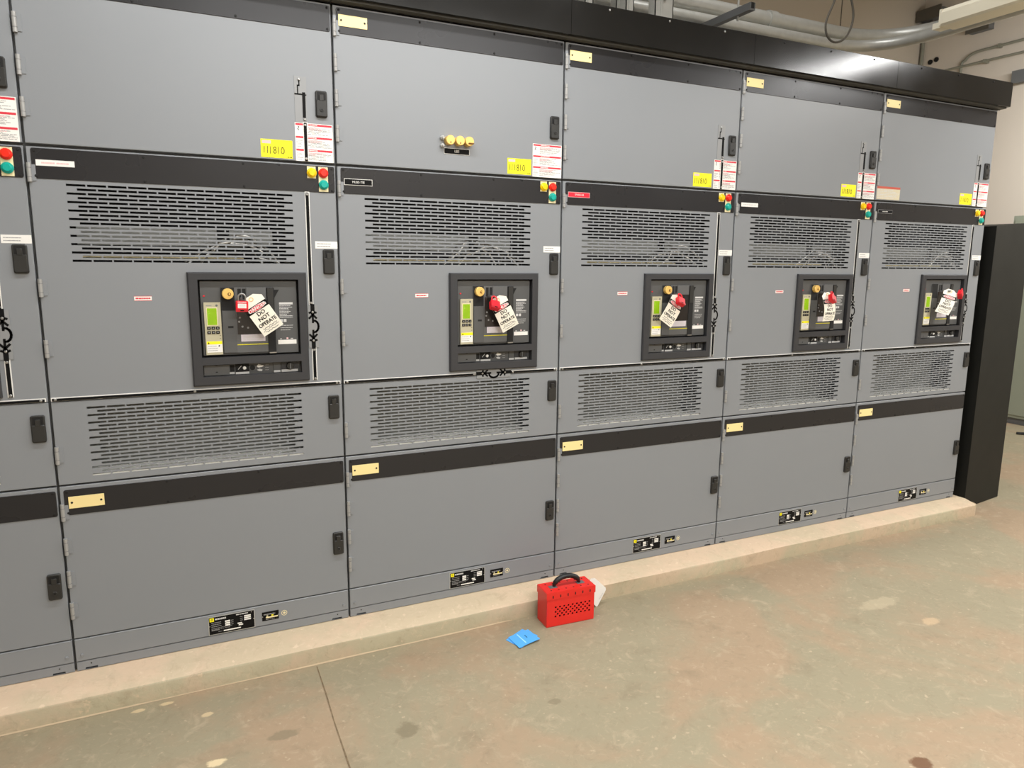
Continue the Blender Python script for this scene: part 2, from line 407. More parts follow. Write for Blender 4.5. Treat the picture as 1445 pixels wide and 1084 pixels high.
DIG = {'1': [[(.2, .0), (.25, 1)]], '8': [[(.5, .98), (.1, .85), (.15, .6), (.75, .42), (.8, .12), (.4, 0), (.08, .18), (.3, .45), (.75, .7), (.72, .93), (.5, .98)]],
       '0': [[(.35, .95), (.08, .6), (.12, .15), (.45, .0), (.78, .2), (.85, .6), (.6, .92), (.3, .95)]]}
def asset(par, u0, u1, z0, z1, sd):
    """yellow card with a hand-written number"""
    m = MB(); m.box(u0, u1, -0.0007, 0, z0, z1, YELL); y = -0.001
    m.rect(u0 + .004, u0 + .033, z1 - .014, z1 - .004, y, PINK)
    rnd = random.Random(sd); u = u0 + 0.009; hh = 0.0215; zz = z0 + 0.014
    for ch in '111810':
        wd = 0.0075 if ch == '1' else 0.0125
        for s in DIG[ch]: m.stroke([(u + a * wd + rnd.uniform(-.0005, .0005), zz + b * hh + rnd.uniform(-.0008, .0008)) for a, b in s], 0.0024, y, mat('olive_ink', (66, 64, 20), .6))
        u += wd + 0.0026
    m.rect(u1 - .017, u1 - .011, z0 + .003, z0 + .005, y, BLACK); m.rect(u1 - .009, u1 - .003, z0 + .003, z0 + .0055, y, BLACK)
    m.build('asset_tag', par, label='yellow card with a hand-written number')

def stud(m, u, z, y): m.disc(u, z, 0.0042, y - 0.004, y, STEEL, 12, 0.0012)

def mimic_strip(par, pts_rects, studs, name='mimic_strip'):
    m = MB()
    for (u0, u1, z0, z1) in pts_rects:
        m.box(u0 - .003, u1 + .003, -0.0016, 0, z0 - .0006 if z1 - z0 > .03 else z0 - .0008, z1 + .003, WHITE)
        m.box(u0, u1, -0.0034, -0.0016, z0, z1, BLACK)
    for (u, z) in studs: stud(m, u, z, -0.0034)
    return m.build(name, par)

def arrow_symbol(m, horiz, a0, a1, mid, y):
    """draw-out breaker symbol: two arrow heads with an open arc between them, along u (horiz) or along z"""
    def P(a, b): return (a, mid + b) if horiz else (mid + b, a)
    L = a1 - a0; c = (a0 + a1) / 2; w = 0.0072
    for s in (-1, 1):
        m.stroke([P(c + s * L * .5, 0), P(c + s * L * .33, 0)], 0.014, y, BLACK)
        m.stroke([P(c + s * L * .33, .011), P(c + s * L * .27, 0) if 0 else P(c + s * L * .36, 0), P(c + s * L * .33, -.011)], w, y, BLACK)
        m.stroke([P(c + s * L * .20, .012), P(c + s * L * .285, 0), P(c + s * L * .20, -.012)], w, y, BLACK)
        m.stroke([P(c + s * L * .28, 0), P(c + s * L * .10, 0)], w, y, BLACK)
    sg = -1 if horiz else 1
    m.stroke([P(c + .021 * math.cos(t), sg * (0.003 + .016 * math.sin(t))) for t in [PI * k / 8 for k in range(9)]], w, y, BLACK)
    for s in (-1, 1):
        q = P(c + s * L * .345, 0); stud(m, q[0], q[1], y + .002)

def push_button(par, u, z, mt, lab):
    m = MB(); m.disc(u, z, 0.0165, -0.010, -0.003, mt, 24, 0.002, r1=0.0165); m.disc(u, z, 0.0128, -0.016, -0.010, mt, 24, 0.003)
    m.build('push_button', par, label=lab)

def cabinet(i, label, c):
    x0 = XS[0] - 0.9187 if i == 0 else XS[i - 1]; W = 0.9187 if i == 0 else XS[i] - XS[i - 1]
    k = W - 0.9144                                              # slack taken up at the right
    t = thing('switchgear_cabinet', label, 'cabinet', (x0, 0, FZ), 'switchgear cabinets in the row')
    e = W - 0.0036
    # ---- frame
    m = MB(); y0 = 0.022
    for a, b in ((0.0005, 0.0025), (W - .0025, W - .0005)): m.box(a, b, y0, 1.5, 0, 2.23, GREYD)
    m.box(0, W, 1.498, 1.5, 0, 2.23, GREYD); m.box(0, W, y0, 1.5, 2.228, 2.23, GREYD); m.box(0, W, y0, 1.5, 0, 0.002, GREYD)
    for a, b in ((0.0025, 0.03), (W - .03, W - .0025)): m.box(a, b, y0 + .001, y0 + .03, 0, 2.228, GREYD)
    for z in (0.0355, 0.1175, 0.648, 0.9245, 1.704, 2.2185): m.box(0.03, W - .03, y0 + .001, y0 + .03, z - .014, z + .0095, GREYD)
    m.build('frame', t)
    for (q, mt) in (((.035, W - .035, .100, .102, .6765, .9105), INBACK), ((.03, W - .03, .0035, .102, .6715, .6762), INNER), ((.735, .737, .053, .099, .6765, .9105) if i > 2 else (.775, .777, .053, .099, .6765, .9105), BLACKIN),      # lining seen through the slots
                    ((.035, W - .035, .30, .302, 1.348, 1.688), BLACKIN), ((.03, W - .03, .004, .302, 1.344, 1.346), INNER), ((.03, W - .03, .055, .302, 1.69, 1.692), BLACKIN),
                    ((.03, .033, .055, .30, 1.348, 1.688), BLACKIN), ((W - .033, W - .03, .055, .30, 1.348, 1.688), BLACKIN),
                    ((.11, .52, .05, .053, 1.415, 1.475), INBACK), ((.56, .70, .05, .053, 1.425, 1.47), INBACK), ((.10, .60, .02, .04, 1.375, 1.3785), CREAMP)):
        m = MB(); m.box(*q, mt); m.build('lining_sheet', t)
    rnd = random.Random(i)
    for q in range(5):
        a = rnd.uniform(.40, .52); pts = []
        for s in range(13):
            f = s / 12; pts.append((a + f * rnd.uniform(.22, .3), 0.03 + 0.012 * math.sin(6 * f + q), 1.36 + 0.10 * math.sin(PI * f) * (0.6 + .1 * q) + rnd.uniform(-.006, .006)))
        m = MB(); m.tube(pts, 0.0028, WHITE if q % 2 else CABLE, 6); m.build('wire', t)
    # ---- upper door
    m = MB(); m.panel(.0036, e, 1.7085, 2.2285, [], GREY); d = m.build('upper_door', t)
    band(d, .015, e - .0035, 2.139, 2.222, W)
    blank_plate(d, .022, .121, 2.163, 2.2)
    for zt in (2.184, 2.071, 1.955, 1.838): hinge(d, zt, zt - .056)
    latch(d, .8515 + k * .7, 1.944, True)
    warning(d, .779 + k, .910 + k * .8 - .003, 1.709, 1.835, i * 100)
    asset(d, c.get('at', .665), c.get('at', .665) + .103, 1.714, 1.773, i)
    if c.get('upper_mimic', True):
        m = MB(); y = -0.0016
        m.box(.786, .826, -0.0012, -.0002, 1.836, 1.985, GREYD if 0 else mat('mimic_plate', (140, 142, 143), .4, var=.03))
        m.stroke([(.802, 1.972), (.802, 1.955), (.797, 1.955), (.797, 1.93)], .004, y, BLACK); m.stroke([(.788, 1.927), (.808, 1.927)], .005, y, BLACK); m.stroke([(.810, 1.926), (.824, 1.926)], .0035, y, BLACK)
        m.box(.8115, .8215, -0.0026, -0.0012, 1.852, 1.934, BLACK)
        m.box(.8105, .8255, -0.0016, -0.0007, 1.7095, 1.838, WHITE); m.box(.8128, .8228, -0.0028, -0.0016, 1.7095, 1.836, BLACK)
        for z in (1.847, 1.828, 1.7175): stud(m, .8172, z, -0.0026)
        stud(m, .802, 1.975, -.0012)
        m.build('mimic_strip', d)
    if c.get('interlock'):
        for u in (.419, .458, .495):
            m = MB(); m.disc(u, 1.8175, .0172, -.026, 0, BRASS, 28, .0015); m.disc(u, 1.8175, .0135, -.0262, -.026, BRASS, 24)
            if u < .49: m.prism([(u - .0022, 1.806), (u + .0022, 1.806), (u + .0012, 1.8125), (u - .0012, 1.8125)], -.0268, -.0262, BRASSD)
            else: m.box(u - .005, u + .014, -.034, -.026, 1.808, 1.8115, BRASSD)
            m.build('key_lock', d, label='brass key lock')
        for z in (1.826, 1.798):
            m = MB(); m.disc(.393, z, .0085, -.012, 0, GALV, 6, .0015); m.disc(.393, z, .0045, -.017, -.012, STEEL, 12, .001); m.build('bolt', d)
        m = MB(); m.box(.401, .503, -.0016, 0, 1.770, 1.7915, WHITE); m.box(.4022, .5018, -.002, -.0016, 1.7712, 1.7903, BLACK); m.text('LB3', .452, 1.7808, .0125, -.0023, WHITE)
        m.build('nameplate', d, label='black plate reading LB3')
    if c.get('extra_label'):
        m = MB(); m.box(.010, .183, -.0006, 0, 1.713, 1.777, mat('tan_label', (206, 196, 168), .6, var=.04)); m.rect(.010, .183, 1.766, 1.777, -.0009, mat('brick_print', (190, 84, 66), .6))
        m.lines(.014, .178, 1.717, 1.763, 6, -.0009, LGREYT, .4, 77, .4); m.build('notice_label', d, label='tan notice with a red heading')
    # ---- breaker door
    m = MB(); m.panel(.0036, e, .9255, 1.6995, vent_holes(.098, .766, 1.5955, 1.3605) + [(.43, .79, .96, 1.32)], GREY); d = m.build('breaker_door', t)
    band(d, .015, e - .0035, 1.607, 1.6955, W)
    for zt in (1.651, 1.308, 1.12): hinge(d, zt, zt - .055)
    latch(d, .8595 + k * .7, 1.4115)
    m = MB(); m.box(.833 + k, .9105 + k, -.0006, 0, 1.414, 1.439, WHITE); m.lines(.839 + k, .888 + k, 1.4175, 1.435, 2, -.0009, GREYT, .25, i + 50, .2); m.build('paper_label', d)
    c['plate'](d)
    a = c.get('red', .283)
    m = MB(); m.box(a, a + .051, -.0006, 0, 1.2385, 1.2525, WHITE); m.lines(a + .004, a + .047, 1.241, 1.250, 1, -.0009, REDP, .5, i, .1); m.stroke([(a, 1.2525), (a + .051, 1.2525)], .0012, -.0009, REDP); m.stroke([(a, 1.2385), (a + .051, 1.2385)], .0012, -.0009, REDP)
    m.build('notice_label', d, label='small white label with red lettering')
    for (u0, u1, z0, z1) in ((.814, .843, 1.653, 1.6925), (.8525, .8845, 1.6095, 1.6925)):
        m = MB(); m.box(u0 + k, u1 + k, -.003, -.0002, z0, z1, CREAMP); m.lines(u0 + .005 + k, u1 - .005 + k, z1 - .0035, z1 - .001, 1, -.0033, GREYT, .5, 3, .1); m.build('legend_plate', d)
    push_button(d, .829 + k, 1.671, PBYEL, 'yellow push button'); push_button(d, .8685 + k, 1.672, PBRED, 'red push button'); push_button(d, .8685 + k, 1.6325, PBTEAL, 'teal push button')
    lo = 0.9265; hi = 0.9345; sts = [(.017, .931), (.893 + k, .931), (.42, .931)]
    if c.get('tie'):
        mimic_strip(d, [(.008, .528, lo, hi), (.686, .903 + k, lo, hi)], sts[:2] + [(.521, .931), (.692, .931)])
        m = MB(); m.box(.534, .682, -.0024, -.0002, .9127 + .014, .9465, mat('mimic_plate', (140, 142, 143), .4)); m.box(.534, .682, -.0024, -.0012, .9127, .9270, mat('mimic_plate', (140, 142, 143), .4))
        arrow_symbol(m, True, .536, .680, .9325, -.0028); m.build('mimic_symbol', d)
    else:
        mimic_strip(d, [(.008, .903 + k, lo, hi), (.8155, .8255, .947, 1.062), (.8105, .8205, 1.217, 1.6045)], sts + [(.8205, .952), (.8195, 1.056), (.815, 1.224), (.815, 1.598)])
        m = MB(); m.box(.803, .838, -.0024, -.0002, 1.064, 1.2155, mat('mimic_plate', (140, 142, 143), .4)); arrow_symbol(m, False, 1.066, 1.2135, .8195, -.0028); m.build('mimic_symbol', d)
    # ---- slotted vent door
    m = MB(); m.panel(.0036, e, .6515, .9225, vent_holes(.1, .77, .9015, .6725), GREY); d = m.build('vent_door', t)
    hinge(d, .778, .722); latch(d, .861 + k * .7, .885)
    # ---- lower door
    m = MB(); m.panel(.0036, e, .1200, .6455, [], GREY); d = m.build('lower_door', t)
    band(d, .014, e - .0035, .549, .634, W); blank_plate(d, .026, .127, .5715, .6105)
    for zt in (.588, .472, .360, .249): hinge(d, zt, zt - .056)
    latch(d, .861 + k * .7, .357, True)
    # ---- base panel with rating plates, and the sill under it
    m = MB(); m.panel(.0036, e, .0368, .1155, [], GREY)
    for u in (.022, W - .022): m.disc(u, .058, .0055, -.003, 0, GREY, 6, .001)
    d = m.build('base_panel', t)
    m = MB(); m.box(.414, .572, -.0012, 0, .038, .108, mat('bare_aluminium', (186, 188, 186), .45, .5)); m.box(.4165, .5695, -.0016, -.0012, .0405, .1055, BLACK); y = -.002
    m.rect(.419, .4335, .0895, .1035, y, YELL); m.rect(.4235, .429, .0935, .0995, y - .0003, BLACK); m.rect(.4248, .4278, .0948, .0982, y - .0006, YELL)
    m.lines(.437, .474, .092, .1015, 1, y, LGREYT, .6, 1, .1); m.lines(.508, .553, .097, .103, 1, y, LGREYT, .6, 2, .1); m.disc(.561, .101, .002, y - .0005, y, STEEL, 8)
    m.lines(.424, .458, .052, .088, 5, y, GREYT, .35, 3, .4)
    for z in (.083, .0755, .068): m.rect(.470, .487, z - .0028, z + .0028, y, WHITE); m.rect(.490, .498, z - .001, z + .001, y, GREYT)
    for z in (.090, .083, .076): m.rect(.535, .558, z - .0026, z + .0026, y, WHITE); m.rect(.521, .530, z - .001, z + .001, y, GREYT)
    for z in (.066, .0595): m.rect(.512 + (.066 - z) * .5, .527 + (.066 - z) * .5, z - .0024, z + .0024, y, WHITE)
    m.lines(.424, .495, .056, .066, 2, y, GREYT, .3, 4, .2); m.rect(.464, .522, .0462, .0508, y, WHITE); m.rect(.446, .460, .0478, .0492, y, GREYT)
    m.disc(.418, .073, .0022, y - .0005, y, STEEL, 8); m.disc(.568, .0735, .0022, y - .0005, y, STEEL, 8)
    m.build('rating_plate', d, label='black rating plate with a yellow square emblem')
    m = MB(); m.box(.597, .656, -.0012, 0, .0545, .0885, BLACK); y = -.0016
    m.lines(.603, .650, .074, .084, 1, y, GREYT, .4, 5, .3); m.rect(.610, .653, .064, .069, y, CREAMP); m.rect(.612, .618, .07, .0745, y, CREAMP); m.rect(.63, .637, .0705, .0755, y, YELL); m.lines(.61, .645, .057, .062, 1, y, GREYT, .4, 6, .2)
    m.disc(.5985, .0715, .002, y - .0005, y, STEEL, 8); m.disc(.6545, .0715, .002, y - .0005, y, STEEL, 8); m.build('rating_plate', d)
    m = MB()
    for ra, rb in ((.0105, .0085), (.0045, .0)):
        n = 24; vs = []; fs = []
        for q in range(n):
            a = 2 * PI * q / n
            vs += [(.676 + ra * math.cos(a), -.0006, .0725 + ra * math.sin(a)), (.676 + rb * math.cos(a), -.0006, .0725 + rb * math.sin(a))]
        for q in range(n): fs.append((2 * q, 2 * q + 1, (2 * q + 3) % (2 * n), (2 * q + 2) % (2 * n)))
        m.add(vs, fs, CREAMP)
    m.build('listing_mark', d, label='small round cream mark')
    m = MB(); m.panel(.0036, e, .0015, .0335, [(.028, .064, .0016 + .0015, .0095), (W - .066, W - .03, .0016 + .0015, .0095)], GREY, y=.002)
    for u in (.046, W - .046): m.disc(u, .0225, .0024, .0015, .002, SLOTB, 8)
    m.box(.02, W - .02, .015, .017, .002, .012, SLOTB)
    m.build('sill', t)
    return t

def white_plate(d):
    m = MB(); m.box(.026, .126, -.0032, -.0022, 1.6445, 1.662, WHITE); m.lines(.040, .075, 1.649, 1.6575, 1, -.0035, PINK, .5, 4, .1); m.lines(.079, .112, 1.649, 1.6575, 1, -.0035, PINK, .5, 8, .1); m.build('nameplate', d, label='white name strip with faded lettering')
def tie_plate(d):
    m = MB(); m.box(.026, .127, -.0034, -.0022, 1.637, 1.6595, WHITE); m.box(.0275, .1255, -.0038, -.0034, 1.6385, 1.658, BLACK); m.text('MLB3-TIE', .0765, 1.648, .0112, -.0041, WHITE); m.build('nameplate', d, label='black nameplate with a white border')
def red_plate(d):
    m = MB(); m.box(.027, .129, -.0034, -.0022, 1.6375, 1.6585, PINK); m.box(.0285, .1275, -.0038, -.0034, 1.639, 1.657, REDL); m.text('SPARE-LB', .079, 1.648, .0105, -.0041, WHITE); m.build('nameplate', d, label='red nameplate with white lettering')
def white_plate2(d):
    m = MB(); m.box(.033, .134, -.0032, -.0022, 1.638, 1.656, WHITE); m.lines(.045, .122, 1.6435, 1.6515, 1, -.0035, LGREYT, .4, 4, .1); m.build('nameplate', d, label='plain white name strip')
def dark_plate(d):
    m = MB(); m.box(.029, .136, -.0034, -.0022, 1.6425, 1.6605, GREYT); m.box(.0305, .1345, -.0038, -.0034, 1.644, 1.659, BLACK); m.lines(.06, .10, 1.648, 1.655, 1, -.0041, LGREYT, .5, 4, .1); m.build('nameplate', d, label='black nameplate with a thin grey border')

cabinet(0, 'grey switchgear cabinet cut off by the left edge of the photo', {'plate': white_plate})
cabinet(1, 'grey switchgear cabinet with a white name strip at the left end of its band', {'plate': white_plate, 'red': .259, 'at': .670})
cabinet(2, 'grey switchgear cabinet with three brass key locks on its upper door', {'plate': tie_plate, 'tie': True, 'upper_mimic': False, 'interlock': True, 'at': .662})
cabinet(3, 'grey switchgear cabinet with a red nameplate on its charcoal band', {'plate': red_plate, 'at': .660})
cabinet(4, 'grey switchgear cabinet next to the right of the one with the red nameplate', {'plate': white_plate2, 'at': .671})
cabinet(5, 'last grey switchgear cabinet at the right, beside the tall black panel', {'plate': dark_plate, 'extra_label': True, 'at': .671})

# ------------------------------------------------------------------ hood pieces along the top
HL = ['black hood piece over the cabinet cut off by the left edge', 'black hood piece over the second cabinet from the left', 'black hood piece over the cabinet with three brass key locks',
      'black hood piece over the cabinet with the red nameplate', 'black hood piece with a bright lamp reflection, second from the right', 'black hood piece at the right end of the row']
HX = [-0.9187, 0.0, .9155, 1.8215, 2.744, 3.668, 4.590]
for i in range(6):
    a, b = HX[i] + .0008, HX[i + 1] - .0008
    m = MB()
    prof = [(-.055, 2.2405), (-.055, 2.3645), (-.0535, 2.366), (.62, 2.366), (.62, 2.2325), (.012, 2.2325), (.006, 2.2385)]
    m.extr([(y, z + FZ) for y, z in prof], a, b, HOOD)
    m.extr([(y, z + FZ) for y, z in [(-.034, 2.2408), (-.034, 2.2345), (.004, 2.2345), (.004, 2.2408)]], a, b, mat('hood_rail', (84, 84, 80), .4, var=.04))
    m.extr([(y, z + FZ) for y, z in [(-.0005, 2.2345), (-.0005, 2.2318), (.004, 2.2318), (.004, 2.2345)]], a, b, BAND)
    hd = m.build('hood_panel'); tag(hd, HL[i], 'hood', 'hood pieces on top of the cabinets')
    m = MB()
    for u in (a + .17, a + .46, a + .75): m.disc(u, 2.352 + FZ, .004, -.058, -.055, STEEL if i < 4 else SLOTB, 10, .001)
    m.build('screw', hd)

# ------------------------------------------------------------------ circuit breakers
def breaker(i, label, key=True):
    x0 = XS[0] - 0.9187 if i == 0 else XS[i - 1]
    t = thing('circuit_breaker', label, 'circuit breaker', (x0, 0, FZ), 'circuit breakers in the cabinet doors')
    U0, U1, Z0, Z1 = .4175, .800, .9475, 1.3305; p = -.013; c = .004
    m = MB()
    holes = [(.4485, .7725, 1.044, 1.306), (.4495, .7735, .978, 1.019)]
    m.panel(U0, U1, Z0, Z1, holes, BEZ, c=c, t=.028, depth=.0128, y=p)
    m.build('bezel', t)
    m = MB()                                                    # main front plate, set back in the bezel
    yb = .012
    m.box(.4485, .7725, yb + .004, yb + .03, 1.044, 1.306, SLOTB)
    m.prism(rrect(.4545, .767, 1.0495, 1.3015, .002), yb - .010, yb + .006, BFACE, ch=.001)
    m.box(.463, .469, yb - .0115, yb - .010, 1.249, 1.2535, LOCKR)
    m.prism([(.6915, 1.271), (.708, 1.271), (.6915, 1.242)], yb - .0105, yb - .0098, SLOTB)
    m.build('front_plate', t); f = yb - .010
    m = MB()                                                    # centre cover
    m.box(.519, .6645, f - .006, f, 1.0565, 1.279, BFACE2); g = f - .006
    m.box(.519, .5615, g - .001, g, 1.202, 1.279, BLACKIN); m.box(.520, .562, g - .003, g, 1.058, 1.2005, BFACE)
    m.rect(.536, .553, 1.142, 1.149, g - .0033, SLOTB)
    m.box(.5665, .663, g - .002, g, 1.120, 1.236, SMOKE)
    m.box(.600, .663, g - .003, g, 1.238, 1.279, BFACE2)
    m.rect(.639, .657, 1.214, 1.2345, g - .0023, SLOTB)
    for u in (.5715, .5865): m.rect(u, u + .0115, 1.239, 1.275, g - .0004, SLOTB)
    m.rect(.563, .6645, 1.0825, 1.0855, g - .0006, mat('yellow_print', (214, 206, 40), .5))
    for (u, z) in ((.572, 1.163), (.582, 1.146), (.60, 1.142), (.575, 1.177)): m.disc(u, z, .0035, g - .0028, g - .002, GREYT, 10)
    m.build('centre_cover', t)
    m = MB(); m.box(.576, .655, g - .001, g, 1.0945, 1.1185, LAV); m.lines(.582, .650, 1.097, 1.116, 3, g - .0014, LGREYT, .4, 5, .3); m.build('instruction_label', t)
    m = MB(); m.box(.665, .690, f - .009, f, 1.055, 1.2775, SLOTB if 0 else BLACKIN); m.box(.668, .687, f - .012, f - .009, 1.20, 1.2755, LATCH); m.box(.667, .690, f - .0095, f, 1.0505, 1.0545, STEEL); m.build('charging_handle', t)
    # trip unit
    m = MB(); m.box(.463, .5155, f - .008, f, 1.053, 1.23, BEIGE); h = f - .008
    m.disc(.5035, 1.2195, .0036, h - .0012, h, GREYD, 12); m.lines(.470, .495, 1.2155, 1.223, 1, h - .0003, GREYT, .4, 2, .3)
    for z in (1.117, 1.107): m.rect(.508, .512, z, z + .0015, h - .0003, BLACK)
    tu = m.build('trip_unit', t)
    m = MB(); m.box(.4705, .5045, h - .0012, h, 1.152, 1.2125, CREAMP); m.rect(.4725, .5025, 1.154, 1.2105, h - .0016, LCD); m.build('screen', tu)
    for r in range(2):
        for q in range(3):
            m = MB(); u = .4755 + q * .0138; z = 1.1435 - r * .0145
            m.prism(rrect(u - .0056, u + .0056, z - .0048, z + .0048, .001), h - .0022, h, BLACK, ch=.0006); m.rect(u - .0025, u + .0025, z - .0018, z + .0018, h - .0025, GREYT); m.build('button', tu)
    m = MB(); m.box(.466, .5145, h - .0008, h, 1.061, 1.099, WHITE); m.rect(.466, .5145, 1.0885, 1.099, h - .0011, YELL); m.prism([(.469, 1.0905), (.475, 1.0905), (.472, 1.096)], h - .0016, h - .0011, BLACK)
    m.lines(.469, .50, 1.064, 1.086, 3, h - .0011, GREYT, .2, 9, .4); m.disc(.5045, 1.083, .0025, h - .0012, h - .0008, BLACK, 10); m.build('caution_label', tu)
    if key:
        m = MB(); m.disc(.540, 1.2585, .0183, g - .018, g, BRASS, 28, .0015); m.disc(.5445, 1.2575, .0055, g - .0186, g - .018, BRASSD, 16); m.disc(.5445, 1.2575, .003, g - .026, g - .0186, BRASS, 12, .001); m.build('key_lock', t, label='round brass key lock')
    # print on the right side of the front plate
    m = MB(); y = f - .0004
    m.rect(.7065, .7525, 1.219, 1.2265, y, LGREYT); m.lines(.7065, .752, 1.172, 1.217, 9, y, LGREYT, .42, 11, .6); m.rect(.7065, .7165, 1.158, 1.168, y, LGREYT); m.rect(.7195, .729, 1.158, 1.168, y, LGREYT)
    for z in (1.147, 1.139, 1.131): m.lines(.708, .752, z - .003, z + .001, 1, y, LGREYT, .4, int(z * 999), .3)
    
    m.build('rating_label', t)
    m = MB(); m.box(.698, .7605, f - .0008, f, 1.080, 1.095, WHITE); m.rect(.705, .711, 1.097, 1.1, y, LGREYT); m.rect(.727, .733, 1.0975, 1.103, y, PINK); m.rect(.741, .749, 1.098, 1.1005, y, LGREYT); m.build('paper_label', t)
    m = MB(); m.box(.578, .5845, g - (.062 if i == 5 else .034), g - .0005, 1.2385, 1.245, GREYD); m.build('lock_hasp', t)
    # racking panel in the lower opening
    m = MB(); yb = .010
    m.box(.4495, .7735, yb + .002, yb + .006, .978, 1.019, BFACE); m.box(.453, .5335, yb - .006, yb + .002, .9815, 1.0155, BFACE2); m.rect(.489, .496, .9895, .993, yb - .0063, SLOTB); m.rect(.489, .496, 1.0135, 1.0152, yb - .0063, SLOTB)
    y = yb + .0015
    m.rect(.536, .550, .99, 1.0125, y, SLOTB); m.rect(.534, .550, .9815, .988, y - .001, LGREYT)
    m.box(.5535, .5975, yb - .001, yb + .002, .980, 1.016, BLACKIN); m.rect(.5535, .5975, .980, .9875, yb - .0013, LGREYT); m.stroke([(.562, .997), (.573, 1.009)], .0018, yb - .0013, LGREYT)
    m.disc(.5825, 1.001, .0058, yb - .006, yb - .001, WHITE, 14, .001)
    m.disc(.609, 1.0005, .0115, yb - .001, yb + .002, BFACE2, 20, .001); m.disc(.609, 1.0005, .0088, yb - .0014, yb - .001, SLOTB, 20)
    m.prism([(.623, 1.004), (.629, 1.012), (.640, 1.008), (.648, 1.0055), (.640, 1.001), (.629, 1.0)], yb + .0004, yb + .002, WHITE)
    m.prism([(.623, .992), (.633, .995), (.642, .992), (.640, .986), (.630, .987)], yb + .0004, yb + .002, LGREYT)
    m.lines(.652, .664, .986, 1.012, 3, y, LGREYT, .12, 4, .1)
    m.box(.680, .702, yb - .001, yb + .002, .980, 1.016, BFACE); m.rect(.680, .702, .980, .9875, yb - .0013, LGREYT)
    m.box(.706, .7625, yb - .001, yb + .002, .980, 1.016, BEZ); m.rect(.706, .7625, .980, .9885, yb - .0013, LGREYT)
    m.build('racking_panel', t)
    m = MB(); m.disc(.736, 1.001, .0125, yb - .010, yb - .001, LATCH, 24, .0015); m.box(.7345, .7375, yb - .012, yb - .010, .991, 1.011, GREYD); m.build('selector_knob', t)
    return t
BL = ['circuit breaker at the far left edge of the photo, almost cut off', 'largest looking circuit breaker, in the cabinet with the white name strip', 'circuit breaker below and right of the three brass key locks',
      'circuit breaker with a tag leaning to the left, in the red nameplate cabinet', 'circuit breaker with a drooping tag, second from the right', 'circuit breaker nearest the tall black panel, without a brass key lock']
for i in range(6): breaker(i, BL[i], key=(i != 5))

